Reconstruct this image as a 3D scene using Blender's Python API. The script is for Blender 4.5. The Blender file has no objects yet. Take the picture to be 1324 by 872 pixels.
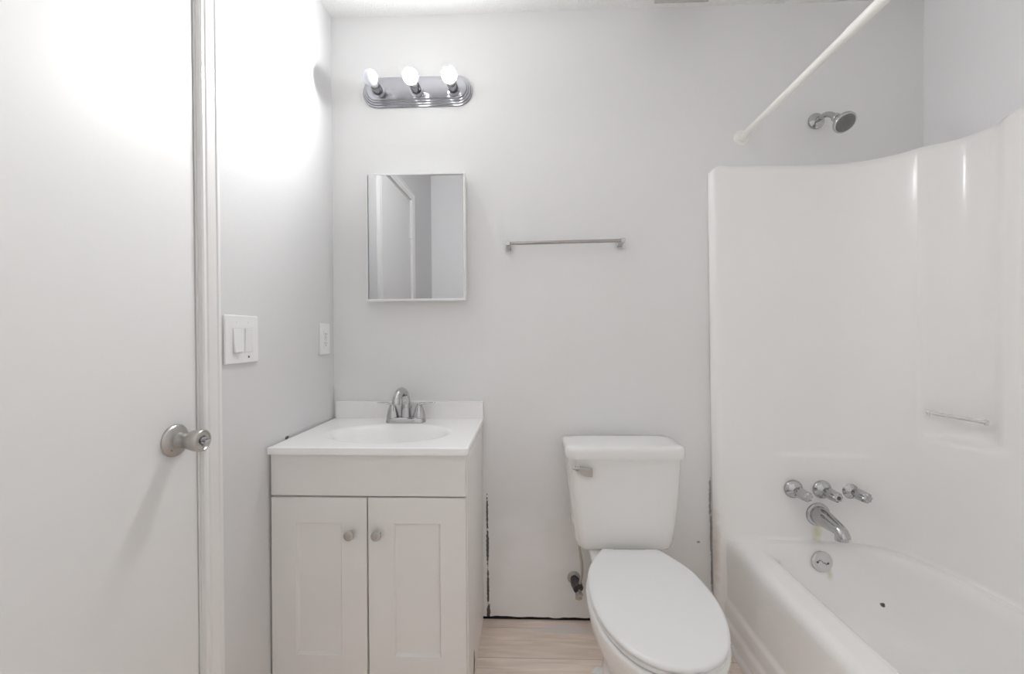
import bpy, bmesh, math, random
from mathutils import Vector, Matrix
PI = math.pi
S = bpy.context.scene
COL = S.collection
random.seed(4)

# ------------------------------------------------------------------ camera / light / exposure
D, H = 1.68856, 1.15749
F_PX, W_PX = 543.86, 1324.0
YAW, PITCH, ROLL = -0.03517, -0.008575, -0.005015
XL, XR, YR, ZC = -0.787, 1.537, -1.93, 2.44          # left wall, right wall, rear wall, ceiling
cam_data = bpy.data.cameras.new('camera')
cam = bpy.data.objects.new('camera', cam_data); COL.objects.link(cam)
fw = Vector((math.sin(YAW)*math.cos(PITCH), math.cos(YAW)*math.cos(PITCH), math.sin(PITCH)))
rt = Vector((math.cos(YAW), -math.sin(YAW), 0)); up = rt.cross(fw)
r2 = math.cos(ROLL)*rt + math.sin(ROLL)*up
u2 = -math.sin(ROLL)*rt + math.cos(ROLL)*up
M = Matrix((r2, u2, -fw)).transposed().to_4x4(); M.translation = Vector((0, -D, H))
cam.matrix_world = M
cam_data.sensor_width = 36.0
cam_data.lens = F_PX/W_PX*36.0
cam_data.clip_start = 0.02
S.camera = cam

BULB_STRENGTH = 7400.0
BULB_COLOR = (0.970, 0.980, 0.985)
world = bpy.data.worlds.new('world'); S.world = world; world.use_nodes = True
world.node_tree.nodes['Background'].inputs[0].default_value = (0.9, 0.9, 0.9, 1)
world.node_tree.nodes['Background'].inputs[1].default_value = 0.1
S.view_settings.view_transform = 'Standard'
S.view_settings.look = 'None'
S.view_settings.exposure = 0.0
S.view_settings.gamma = 1.0
S.view_settings.use_curve_mapping = False
S.cycles.max_bounces = 24
S.cycles.diffuse_bounces = 16
S.cycles.glossy_bounces = 8
S.cycles.sample_clamp_indirect = 4.0
S.cycles.caustics_reflective = False
S.cycles.caustics_refractive = False

# ------------------------------------------------------------------ materials
def mat(name, color, rough=0.5, metal=0.0, spec=0.5, coat=0.0, bump=0.0, bscale=200.0, bdist=0.001,
        vary=0.0, vscale=3.0, aniso=None):
    m = bpy.data.materials.new(name); m.use_nodes = True
    nt = m.node_tree; b = nt.nodes['Principled BSDF']
    b.inputs['Base Color'].default_value = (*color, 1)
    b.inputs['Roughness'].default_value = rough
    b.inputs['Metallic'].default_value = metal
    b.inputs['Specular IOR Level'].default_value = spec
    b.inputs['Coat Weight'].default_value = coat
    tc = nt.nodes.new('ShaderNodeTexCoord')
    if vary:
        n = nt.nodes.new('ShaderNodeTexNoise'); n.inputs['Scale'].default_value = vscale
        n.inputs['Detail'].default_value = 4
        nt.links.new(tc.outputs['Object'], n.inputs['Vector'])
        mx = nt.nodes.new('ShaderNodeMix'); mx.data_type = 'RGBA'
        mx.inputs[6].default_value = (*[c*(1-vary) for c in color], 1)
        mx.inputs[7].default_value = (*[min(1, c*(1+vary)) for c in color], 1)
        nt.links.new(n.outputs['Fac'], mx.inputs[0]); nt.links.new(mx.outputs[2], b.inputs['Base Color'])
    if bump:
        n = nt.nodes.new('ShaderNodeTexNoise'); n.inputs['Scale'].default_value = bscale
        n.inputs['Detail'].default_value = 3
        nt.links.new(tc.outputs['Object'], n.inputs['Vector'])
        bp = nt.nodes.new('ShaderNodeBump'); bp.inputs['Strength'].default_value = bump
        bp.inputs['Distance'].default_value = bdist
        nt.links.new(n.outputs['Fac'], bp.inputs['Height']); nt.links.new(bp.outputs[0], b.inputs['Normal'])
    return m

def stain_or_glow(m, color, boxes, scale=60.0, thr=0.5, soft=0.05, amount=1.0):
    """Blend a mark or painted-glow colour inside world-space ellipsoids (centre, half size); noise breaks the edge."""
    nt = m.node_tree; b = nt.nodes['Principled BSDF']
    geo = nt.nodes.new('ShaderNodeNewGeometry')
    noise = nt.nodes.new('ShaderNodeTexNoise'); noise.inputs['Scale'].default_value = scale
    nt.links.new(geo.outputs['Position'], noise.inputs['Vector'])
    total = None
    for c, h in boxes:
        mp = nt.nodes.new('ShaderNodeVectorMath'); mp.operation = 'SUBTRACT'
        nt.links.new(geo.outputs['Position'], mp.inputs[0]); mp.inputs[1].default_value = c
        dv = nt.nodes.new('ShaderNodeVectorMath'); dv.operation = 'DIVIDE'
        nt.links.new(mp.outputs[0], dv.inputs[0]); dv.inputs[1].default_value = h
        ln = nt.nodes.new('ShaderNodeVectorMath'); ln.operation = 'LENGTH'
        nt.links.new(dv.outputs[0], ln.inputs[0])
        ad = nt.nodes.new('ShaderNodeMath'); ad.operation = 'MULTIPLY_ADD'
        nt.links.new(noise.outputs['Fac'], ad.inputs[0]); ad.inputs[1].default_value = 1.2
        nt.links.new(ln.outputs['Value'], ad.inputs[2])
        mr = nt.nodes.new('ShaderNodeMapRange')
        mr.inputs['From Min'].default_value = thr + 1.0 - soft; mr.inputs['From Max'].default_value = thr + 1.0 + soft
        mr.inputs['To Min'].default_value = amount; mr.inputs['To Max'].default_value = 0.0
        nt.links.new(ad.outputs[0], mr.inputs['Value'])
        if total is None: total = mr.outputs[0]
        else:
            mx = nt.nodes.new('ShaderNodeMath'); mx.operation = 'MAXIMUM'
            nt.links.new(total, mx.inputs[0]); nt.links.new(mr.outputs[0], mx.inputs[1]); total = mx.outputs[0]
    mix = nt.nodes.new('ShaderNodeMix'); mix.data_type = 'RGBA'
    bi = b.inputs['Base Color']
    if bi.is_linked:
        nt.links.new(bi.links[0].from_socket, mix.inputs[6])
    else:
        mix.inputs[6].default_value = bi.default_value
    mix.inputs[7].default_value = (*color, 1)
    nt.links.new(total, mix.inputs[0]); nt.links.new(mix.outputs[2], bi)

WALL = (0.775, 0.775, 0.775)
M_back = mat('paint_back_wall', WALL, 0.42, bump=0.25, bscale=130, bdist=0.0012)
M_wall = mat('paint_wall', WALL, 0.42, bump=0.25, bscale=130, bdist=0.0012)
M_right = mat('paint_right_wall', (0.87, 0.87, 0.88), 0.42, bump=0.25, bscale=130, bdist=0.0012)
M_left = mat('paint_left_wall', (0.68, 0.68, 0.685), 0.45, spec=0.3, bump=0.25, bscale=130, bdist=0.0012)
M_ceil = mat('popcorn_ceiling', (0.84, 0.84, 0.835), 0.9, bump=1.0, bscale=170, bdist=0.006)
M_door = mat('painted_door', (0.77, 0.77, 0.765), 0.42, spec=0.35, bump=0.15, bscale=60, bdist=0.001)
M_trim = mat('painted_trim', (0.80, 0.797, 0.79), 0.35)
M_gel = mat('white_gelcoat', (0.90, 0.894, 0.885), 0.2, spec=0.5)
M_marble = mat('cultured_marble', (0.88, 0.875, 0.87), 0.2)
M_cab = mat('cabinet_paint', (0.775, 0.768, 0.75), 0.4, vary=0.012, vscale=4)
M_side = mat('cabinet_side_laminate', (0.80, 0.788, 0.77), 0.42, vary=0.012, vscale=4)
M_porc = mat('porcelain', (0.815, 0.81, 0.80), 0.12)
M_seat = mat('seat_plastic', (0.80, 0.805, 0.81), 0.28)
M_bright = mat('bright_chrome', (0.66, 0.66, 0.66), 0.1, metal=1.0)
M_bar = mat('towel_bar_chrome', (0.40, 0.385, 0.37), 0.16, metal=1.0)
M_chrome = mat('chrome', (0.52, 0.52, 0.53), 0.1, metal=1.0)
M_plate = mat('lamp_chrome', (0.30, 0.30, 0.32), 0.16, metal=1.0)
M_dkchrome = mat('aged_chrome', (0.34, 0.34, 0.35), 0.2, metal=1.0)
M_nickel = mat('brushed_nickel', (0.50, 0.485, 0.46), 0.3, metal=1.0)
M_frame = mat('white_metal_frame', (0.80, 0.80, 0.80), 0.35)
M_mirror = mat('mirror_glass', (0.50, 0.50, 0.505), 0.02, metal=1.0)
M_plastic = mat('white_plastic', (0.80, 0.80, 0.81), 0.3)
M_rocker = mat('rocker_plastic', (0.78, 0.78, 0.79), 0.3)
M_slot = mat('dark_slot', (0.10, 0.10, 0.10), 0.6)
M_recep = mat('receptacle_plastic', (0.66, 0.66, 0.66), 0.35)
M_rod = mat('white_rod', (0.84, 0.84, 0.81), 0.3)
M_black = mat('black_gap', (0.012, 0.011, 0.012), 0.9)
M_hose = mat('grey_hose', (0.42, 0.40, 0.37), 0.5)
M_brass = mat('tarnished_nut', (0.50, 0.42, 0.34), 0.5)
M_valve = mat('dark_valve_metal', (0.09, 0.08, 0.085), 0.3, metal=0.8)
M_rubber = mat('nozzle_face', (0.16, 0.16, 0.16), 0.5)
M_grille = mat('vent_grille', (0.50, 0.49, 0.47), 0.5)
M_clear = mat('polished_bar', (0.78, 0.78, 0.78), 0.15, metal=0.7)

stain_or_glow(M_gel, (0.68, 0.66, 0.42), [((1.100, -0.05, 0.395), (0.020, 0.04, 0.05))], 70, 0.25, 0.45, 0.8)
stain_or_glow(M_gel, (0.70, 0.68, 0.48), [((1.106, -0.11, 0.268), (0.012, 0.05, 0.025))], 70, 0.25, 0.45, 0.7)
stain_or_glow(M_gel, (0.10, 0.09, 0.08), [((1.259, -0.156, 0.184), (0.012, 0.02, 0.012))], 90, 0.1, 0.1, 1.0)
stain_or_glow(M_gel, (0.66, 0.58, 0.50), [((0.728, -0.04, 0.30), (0.018, 0.05, 0.16))], 30, 0.3, 0.5, 0.6)
# soft bluish glow low on the back wall, light painted into its colour
stain_or_glow(M_back, (0.88, 0.885, 0.90), [((0.0, 0, 0.16), (0.20, 0.05, 0.30))], 7, 0.35, 0.35, 0.85)
# torn caulk and exposed board beside the vanity and the surround
stain_or_glow(M_back, (0.05, 0.045, 0.045), [((-0.1625, 0, 0.30), (0.006, 0.05, 0.085)), ((-0.1615, 0, 0.13), (0.005, 0.05, 0.09)),
      ((-0.160, 0, 0.03), (0.008, 0.05, 0.04)), ((-0.1635, 0, 0.43), (0.0045, 0.05, 0.08))], 90, 0.5, 0.12, 0.95)
stain_or_glow(M_back, (0.22, 0.20, 0.20), [((0.7225, 0, 0.50), (0.0045, 0.05, 0.09)), ((0.7265, 0, 0.36), (0.0045, 0.05, 0.10)),
      ((0.730, 0, 0.22), (0.0045, 0.05, 0.10))], 70, 0.5, 0.2, 0.8)
stain_or_glow(M_back, (0.28, 0.27, 0.26), [((0.676, 0, 0.325), (0.008, 0.05, 0.006))], 90, 0.4, 0.2, 0.9)
stain_or_glow(M_left, (0.12, 0.12, 0.12), [((XL, -0.34, 0.820), (0.02, 0.012, 0.006))], 60, 0.5, 0.15, 1.0)
stain_or_glow(M_side, (0.03, 0.025, 0.025), [((-0.18, -0.295, 0.055), (0.05, 0.022, 0.05))], 25, 0.4, 0.1, 1.0)

def floor_material():
    m = bpy.data.materials.new('plank_floor'); m.use_nodes = True
    nt = m.node_tree; b = nt.nodes['Principled BSDF']; L = nt.links.new
    tc = nt.nodes.new('ShaderNodeTexCoord')
    br = nt.nodes.new('ShaderNodeTexBrick')
    br.inputs['Scale'].default_value = 1.0
    br.inputs['Brick Width'].default_value = 0.92; br.inputs['Row Height'].default_value = 0.155
    br.inputs['Mortar Size'].default_value = 0.0012; br.offset = 0.37
    br.inputs['Color1'].default_value = (0.82, 0.71, 0.63, 1); br.inputs['Color2'].default_value = (0.88, 0.77, 0.69, 1)
    br.inputs['Mortar'].default_value = (0.50, 0.42, 0.36, 1)
    mp0 = nt.nodes.new('ShaderNodeMapping'); mp0.inputs['Location'].default_value = (0.2, 0.045, 0)
    L(tc.outputs['Object'], mp0.inputs['Vector']); L(mp0.outputs[0], br.inputs['Vector'])
    mp = nt.nodes.new('ShaderNodeMapping'); mp.inputs['Scale'].default_value = (5, 55, 1)
    n = nt.nodes.new('ShaderNodeTexNoise'); n.inputs['Scale'].default_value = 1.0; n.inputs['Detail'].default_value = 7
    n.inputs['Distortion'].default_value = 0.6
    L(tc.outputs['Object'], mp.inputs['Vector']); L(mp.outputs[0], n.inputs['Vector'])
    rp = nt.nodes.new('ShaderNodeValToRGB')
    rp.color_ramp.elements[0].position = 0.3; rp.color_ramp.elements[0].color = (0.84, 0.82, 0.80, 1)
    rp.color_ramp.elements[1].position = 0.68; rp.color_ramp.elements[1].color = (1.08, 1.08, 1.08, 1)
    L(n.outputs['Fac'], rp.inputs['Fac'])
    mu = nt.nodes.new('ShaderNodeMix'); mu.data_type = 'RGBA'; mu.blend_type = 'MULTIPLY'; mu.inputs[0].default_value = 1
    L(br.outputs['Color'], mu.inputs[6]); L(rp.outputs['Color'], mu.inputs[7])
    L(mu.outputs[2], b.inputs['Base Color']); b.inputs['Roughness'].default_value = 0.4
    return m
M_floor = floor_material()
# dried paint smear on the planks behind the toilet
stain_or_glow(M_floor, (0.70, 0.68, 0.66), [((0.14, -0.05, 0), (0.16, 0.035, 0.1))], 30, 0.35, 0.3, 0.75)

def bulb_material(name, strength):
    m = bpy.data.materials.new(name); m.use_nodes = True
    b = m.node_tree.nodes['Principled BSDF']
    b.inputs['Base Color'].default_value = (0.88, 0.9, 0.95, 1); b.inputs['Roughness'].default_value = 0.3
    b.inputs['Emission Color'].default_value = (*BULB_COLOR, 1)
    # the diffuser throws most of its light forward, out of the socket
    nt = m.node_tree; L = nt.links.new
    tc = nt.nodes.new('ShaderNodeTexCoord'); sp = nt.nodes.new('ShaderNodeSeparateXYZ'); L(tc.outputs['Normal'], sp.inputs[0])
    mr = nt.nodes.new('ShaderNodeMapRange'); L(sp.outputs['Y'], mr.inputs['Value'])
    mr.inputs['From Min'].default_value = 0.25; mr.inputs['From Max'].default_value = -1.0
    pw = nt.nodes.new('ShaderNodeMath'); pw.operation = 'POWER'; L(mr.outputs[0], pw.inputs[0]); pw.inputs[1].default_value = 14.0
    ma = nt.nodes.new('ShaderNodeMath'); ma.operation = 'MULTIPLY_ADD'; L(pw.outputs[0], ma.inputs[0])
    ma.inputs[1].default_value = strength; ma.inputs[2].default_value = 19.0
    L(ma.outputs[0], b.inputs['Emission Strength'])
    return m
M_bulb_on = bulb_material('lit_bulb', BULB_STRENGTH)
M_bulb_off = mat('frosted_bulb_glass', (0.86, 0.89, 0.95), 0.25)
M_bulb_neck = mat('bulb_neck_plastic', (0.86, 0.86, 0.85), 0.35)

# ------------------------------------------------------------------ mesh helpers
def thing(name, label, cat, loc=(0, 0, 0), group=None):
    o = bpy.data.objects.new(name, None); COL.objects.link(o)
    o.location = loc; o['label'] = label; o['category'] = cat; o['at'] = list(loc)
    o.empty_display_size = 0.05
    if group: o['group'] = group
    return o

def origin(parent):
    p = parent
    while p.parent: p = p.parent
    return Vector(p.get('at', (0, 0, 0)))

def obj(name, bm, m, parent=None, bevel=0.0, segs=3, angle=35, sub=0, label=None):
    """Link a bmesh built in world coordinates as one mesh object."""
    bmesh.ops.recalc_face_normals(bm, faces=bm.faces)
    if parent is not None:
        bmesh.ops.translate(bm, vec=-origin(parent), verts=bm.verts)
    ca = math.cos(math.radians(angle))
    for f in bm.faces: f.smooth = True
    for e in bm.edges:
        if len(e.link_faces) == 2:
            e.smooth = e.link_faces[0].normal.dot(e.link_faces[1].normal) > ca
    me = bpy.data.meshes.new(name); bm.to_mesh(me); bm.free()
    mats = m if isinstance(m, (list, tuple)) else [m]
    for x in mats: me.materials.append(x)
    o = bpy.data.objects.new(name, me); COL.objects.link(o)
    if parent is not None: o.parent = parent
    if bevel:
        b = o.modifiers.new('bevel', 'BEVEL'); b.width = bevel; b.segments = segs; b.limit_method = 'ANGLE'
        b.angle_limit = math.radians(40); b.harden_normals = True
    if sub:
        s = o.modifiers.new('sub', 'SUBSURF'); s.levels = sub; s.render_levels = sub
    if label: o['label'] = label
    return o

def struct(o, kind='structure'):
    o['kind'] = kind
    return o

def box(bm, x0, x1, y0, y1, z0, z1):
    c = [(x0, y0, z0), (x1, y0, z0), (x1, y1, z0), (x0, y1, z0), (x0, y0, z1), (x1, y0, z1), (x1, y1, z1), (x0, y1, z1)]
    v = [bm.verts.new(p) for p in c]
    for f in ((0, 3, 2, 1), (4, 5, 6, 7), (0, 1, 5, 4), (1, 2, 6, 5), (2, 3, 7, 6), (3, 0, 4, 7)):
        bm.faces.new([v[i] for i in f])
    return v

def bx(*a):
    bm = bmesh.new(); box(bm, *a); return bm

def loft(bm, rings, cap0=True, cap1=True, closed=True):
    vr = [[bm.verts.new(p) for p in r] for r in rings]
    n = len(vr[0])
    for a, b in zip(vr, vr[1:]):
        for i in range(n if closed else n-1):
            j = (i+1) % n
            bm.faces.new((a[i], a[j], b[j], b[i]))
    if closed and cap0: bm.faces.new(vr[0][::-1])
    if closed and cap1: bm.faces.new(vr[-1])
    return vr

def frame_of(d):
    d = Vector(d).normalized()
    a = Vector((0, 0, 1)) if abs(d.z) < 0.9 else Vector((1, 0, 0))
    u = d.cross(a).normalized(); v = d.cross(u).normalized()
    return d, u, v

def lathe(bm, base, axis, prof, n=32, cap0=True, cap1=True, lobes=0, lobe=0.0):
    """prof: list of (distance along axis, radius)."""
    d, u, v = frame_of(axis); base = Vector(base)
    rings = []
    for t, r in prof:
        rings.append([base + d*t + (u*math.cos(2*PI*i/n) + v*math.sin(2*PI*i/n))*(r*(1 + lobe*math.cos(lobes*2*PI*i/n)))
                      for i in range(n)])
    return loft(bm, rings, cap0, cap1)

def tube(bm, pts, rad, n=16, cap=True):
    pts = [Vector(p) for p in pts]
    rads = rad if isinstance(rad, (list, tuple)) else [rad]*len(pts)
    rings = []; u = None
    for i, p in enumerate(pts):
        t = (pts[min(i+1, len(pts)-1)] - pts[max(i-1, 0)]).normalized()
        if u is None: _, u, _ = frame_of(t)
        u = (u - t*u.dot(t)).normalized(); v = t.cross(u)
        rings.append([p + (u*math.cos(2*PI*k/n) + v*math.sin(2*PI*k/n))*rads[i] for k in range(n)])
    return loft(bm, rings, cap, cap)

def spline(pts, k=8):
    P = [Vector(p) for p in pts]; out = []
    for i in range(len(P)-1):
        p0, p1, p2, p3 = P[max(i-1, 0)], P[i], P[i+1], P[min(i+2, len(P)-1)]
        for j in range(k):
            t = j/k
            out.append(0.5*((2*p1) + (p2-p0)*t + (2*p0-5*p1+4*p2-p3)*t*t + (3*p1-p0-3*p2+p3)*t**3))
    out.append(P[-1]); return out

def rrect(x0, x1, y0, y1, r, z, nc=8, ns=10):
    """Rounded rectangle loop with a fixed number of points."""
    pts = []
    cs = [((x1-r, y0+r), -PI/2), ((x1-r, y1-r), 0), ((x0+r, y1-r), PI/2), ((x0+r, y0+r), PI)]
    for k, ((cx, cy), a0) in enumerate(cs):
        arc = [(cx + r*math.cos(a0 + PI/2*i/nc), cy + r*math.sin(a0 + PI/2*i/nc)) for i in range(nc+1)]
        nx, na = cs[(k+1) % 4]
        nxt = (nx[0] + r*math.cos(na), nx[1] + r*math.sin(na))
        pts += arc
        for i in range(1, ns):
            t = i/ns; pts.append((arc[-1][0]*(1-t) + nxt[0]*t, arc[-1][1]*(1-t) + nxt[1]*t))
    return [Vector((x, y, z)) for x, y in pts]

def prism(bm, loop2, axis, a, b):
    """Extrude a 2-D loop between a and b along axis ('x','y','z')."""
    def p(uv, w):
        if axis == 'y': return (uv[0], w, uv[1])
        if axis == 'x': return (w, uv[0], uv[1])
        return (uv[0], uv[1], w)
    return loft(bm, [[p(q, a) for q in loop2], [p(q, b) for q in loop2]])

def sstep(t):
    t = max(0.0, min(1.0, t)); return t*t*(3-2*t)

# ------------------------------------------------------------------ setting
T = 0.1
struct(obj('floor', bx(XL-T, XR+T, YR-T, T, -0.06, 0), M_floor))
struct(obj('ceiling', bx(XL-T, XR+T, YR-T, T, ZC, ZC+0.08), M_ceil))
# back wall: its board stops just short of the floor, with a ragged lower edge over a black gap
bm = bmesh.new()
n = 120; lo = []; hi = []
for i in range(n+1):
    x = XL-T + (XR-XL+2*T)*i/n
    zz = 0.0125 + 0.0012*math.sin(i*0.9) + random.uniform(-0.002, 0.002)
    lo.append((x, zz)); hi.append((x, ZC))
for y in (0.0,):
    a = [bm.verts.new((x, y, z)) for x, z in lo]; b = [bm.verts.new((x, y, z)) for x, z in hi]
    a2 = [bm.verts.new((x, T, z)) for x, z in lo]; b2 = [bm.verts.new((x, T, z)) for x, z in hi]
    for i in range(n):
        bm.faces.new((a[i], a[i+1], b[i+1], b[i])); bm.faces.new((a2[i+1], a2[i], b2[i], b2[i+1]))
        bm.faces.new((a[i+1], a[i], a2[i], a2[i+1])); bm.faces.new((b[i], b[i+1], b2[i+1], b2[i]))
    bm.faces.new((a[0], b[0], b2[0], a2[0])); bm.faces.new((a[n], a2[n], b2[n], b[n]))
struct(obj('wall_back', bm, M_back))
struct(obj('black_gap_strip', bx(XL, XR, 0.0035, 0.03, 0.0, 0.020), M_black))  # black strip behind the board, standing in for the shade of the gap
struct(obj('wall_right', bx(XR, XR+T, YR-T, T, 0, ZC), M_right))
struct(obj('wall_rear', bx(XL-T, XR+T, YR-T, YR, 0, ZC), M_right))
struct(obj('wall_alcove', bx(0.70, XR, YR, -1.515, 0, ZC), M_right))
# left wall with the door opening
DY0, DY1, DZ = -1.290, -0.7155, 2.042
bm = bmesh.new()
box(bm, XL-T, XL, DY1+0.022, T, 0, ZC)
box(bm, XL-T, XL, YR-T, DY0-0.022, 0, ZC)
box(bm, XL-T, XL, DY0-0.022, DY1+0.022, DZ+0.022, ZC)
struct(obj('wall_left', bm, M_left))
# jamb and stop
bm = bmesh.new()
J = 0.0035
box(bm, XL-T, XL-0.0005, DY1+J, DY1+0.022, 0, DZ+0.022)
box(bm, XL-T, XL-0.0005, DY0-0.022, DY0-J, 0, DZ+0.022)
box(bm, XL-T, XL-0.0005, DY0-J, DY1+J, DZ+J, DZ+0.022)
box(bm, XL-T, XL-0.040, DY1-0.010, DY1+J, 0, DZ+J)
box(bm, XL-T, XL-0.040, DY0-J, DY0+0.010, 0, DZ+J)
struct(obj('trim_2', bm, M_trim, angle=30))
# casing: moulded profile mitred round the opening  (offset from opening edge, projection)
prof = [(0.0, 0.0), (0.0, 0.0105), (0.003, 0.0130), (0.009, 0.0130), (0.011, 0.0100), (0.014, 0.0100), (0.017, 0.0128),
        (0.026, 0.0150), (0.036, 0.0162), (0.039, 0.0135), (0.042, 0.0135), (0.045, 0.0165), (0.052, 0.0165),
        (0.0545, 0.0150), (0.056, 0.0120), (0.056, 0.0)]
e0 = 0.0095
rings = []
for (yy, zz, sy, sz) in ((DY1+e0, 0, 1, 0), (DY1+e0, DZ+e0, 1, 1), (DY0-e0, DZ+e0, -1, 1), (DY0-e0, 0, -1, 0)):
    rings.append([Vector((XL+h, yy+sy*o, zz+sz*o)) for o, h in prof])
bm = bmesh.new(); loft(bm, rings)
struct(obj('trim_3', bm, M_trim, angle=20))

# door
door = obj('door_1', bx(XL-0.036, XL-0.0005, DY0, DY1, 0.008, DZ), M_door, bevel=0.0015, segs=2)
struct(door)
door['label'] = 'flush white painted door closed in the left wall'
ky, kz = -0.778, 0.922
KO = 0.005
bm = bmesh.new()
lathe(bm, (XL-0.0005, ky, kz), (1, 0, 0), [(0, 0.0360), (0.003, 0.0360), (0.007, 0.033), (0.0105, 0.025), (0.0125, 0.0185),
      (0.020, 0.0175), (0.026, 0.0165), (0.032, 0.0178), (0.038, 0.0205), (0.048, 0.0232), (0.057, 0.0245), (0.063, 0.0245),
      (0.0665, 0.0232), (0.0675, 0.0205), (0.065, 0.0185), (0.0650, 0.0115), (0.061, 0.0100)], 40, False, True)
knob = obj('knob', bm, M_nickel, door, angle=50, label='brushed nickel privacy knob')
bm = bmesh.new()
lathe(bm, (XL+0.061, ky, kz), (1, 0, 0), [(0, 0.0085), (0.006, 0.0085), (0.007, 0.008)], 24)
box(bm, XL+0.065, XL+0.0765, ky-0.0085, ky+0.0085, kz-0.0022, kz+0.0022)
obj('turn_button', bm, M_chrome, knob)
bm = bmesh.new(); lathe(bm, (XL+0.0065, ky-0.018, kz-0.016), (1, 0, 0), [(0, 0.0036), (0.0030, 0.0036), (0.0038, 0.0028), (0.0030, 0.0016), (0.002, 0.001)], 16)
obj('screw', bm, M_dkchrome, knob)
for hz in (0.25, 1.03, 1.83):
    bm = bmesh.new()
    lathe(bm, (XL+0.0055, DY0-0.002, hz-0.045), (0, 0, 1), [(0, 0.0045), (0.002, 0.006), (0.029, 0.006), (0.030, 0.0052), (0.031, 0.006),
          (0.059, 0.006), (0.060, 0.0052), (0.061, 0.006), (0.088, 0.006), (0.090, 0.0045)], 16)
    box(bm, XL-0.0005, XL+0.0015, DY0-0.001, DY0+0.022, hz-0.044, hz+0.044)
    obj('hinge', bm, M_trim, door)

# ------------------------------------------------------------------ bathtub and surround (one moulded unit)
unit = thing('bathtub_shower', 'white moulded bathtub with matching shower surround filling the right side', 'bathtub', (0.76, -0.03, 0))
def lean(z): return 0.0135*max(0.0, (1.80 - z))/1.6*1.5
TOPZ = 1.797; RIM = 0.362
base = [(0.712, -0.001), (0.7085, -0.014), (0.7082, -0.026), (0.7115, -0.0365), (0.719, -0.0435), (0.730, -0.0465), (0.748, -0.0472),
        (0.80, -0.0463), (0.95, -0.0452), (1.09, -0.0455), (1.17, -0.050), (1.23, -0.0605), (1.285, -0.084), (1.330, -0.122),
        (1.356, -0.162), (1.372, -0.21), (1.385, -0.26), (1.397, -0.33), (1.406, -0.40), (1.413, -0.5), (1.417, -0.65), (1.418, -0.8),
        (1.418, -1.10), (1.415, -1.25), (1.40, -1.34), (1.36, -1.41), (1.29, -1.455), (1.17, -1.475), (1.0, -1.478), (0.80, -1.478),
        (0.730, -1.478), (0.716, -1.472), (0.709, -1.458), (0.712, -1.512)]
def plan(k=9):
    return [(p.x, p.y) for p in spline([(x, y, 0) for x, y in base], k)]
PL = plan()
dn = [(-0.172, 0.0), (-0.186, 0.007), (-0.203, 0.028), (-0.223, 0.045), (-0.250, 0.055), (-0.290, 0.0565), (-0.312, 0.053),
      (-0.335, 0.044), (-0.355, 0.032), (-0.375, 0.019), (-0.393, 0.009), (-0.412, 0.003), (-0.432, 0.0)]
DN = [(p.x, p.y) for p in spline([(a, b, 0) for a, b in dn], 8)]
def niche(y):
    if y > DN[0][0] or y < DN[-1][0]: return 0.0
    for (a, b), (c, d) in zip(DN, DN[1:]):
        if c <= y <= a:
            return b + (d-b)*((y-a)/(c-a) if c != a else 0)
    return 0.0
# extra samples along the niche
PL2 = []
for (a, b) in zip(PL, PL[1:]):
    PL2.append(a)
    if -0.44 < a[1] < -0.16 and a[0] > 1.3:
        for k in (1, 2, 3): PL2.append((a[0]+(b[0]-a[0])*k/4, a[1]+(b[1]-a[1])*k/4))
PL2.append(PL[-1])
zs = [0.352, 0.357, 0.3615, 0.366, 0.371, 0.377, 0.385, 0.40, 0.45, 0.52, 0.60, 0.66, 0.675, 0.683, 0.690, 0.697, 0.706, 0.73,
      0.76, 0.775, 0.782, 0.788, 0.793, 0.798, 0.804, 0.812, 0.825, 0.86, 0.95, 1.05, 1.2, 1.35, 1.5, 1.65, 1.74, 1.77, 1.785, 1.793, TOPZ]
def nrm(i):
    a = PL2[max(i-1, 0)]; b = PL2[min(i+1, len(PL2)-1)]
    t = Vector((b[0]-a[0], b[1]-a[1])).normalized()
    return Vector((t.y, -t.x))*-1            # points towards the wall
rings = []
for z in zs:
    r = []
    for i, (x, y) in enumerate(PL2):
        d = niche(y)*sstep((z-0.783)/0.026) if x > 1.3 else 0.0
        px = x + d + (lean(z) if x < 0.9 else 0.0)
        py = y
        # raised plumbing panel on the tap wall
        if y > -0.13 and 0.93 < x < 1.31:
            w = sstep((x-0.93)/0.07)*sstep((1.31-x)/0.08)*sstep((0.699-z)/0.018)
            py -= 0.007*w
        # foot fillet onto the tub rim
        f = 0.010*max(0.0, (0.377-z)/0.025)**2*sstep((x-0.76)/0.04) if z < 0.377 else 0.0
        tp = -0.010*sstep((z-1.783)/0.014)*sstep((x-0.725)/0.05)      # rolled top edge
        nn = nrm(i)
        if 4 < i < len(PL2)-5:
            px -= nn.x*(f + tp); py -= nn.y*(f + tp)
        drop = 0.020*max(0.0, 1-(x-0.708)/0.048)**2.4
        r.append(Vector((px, py, min(z, TOPZ-drop) if z > 1.7 else z)))
    rings.append(r)
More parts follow.
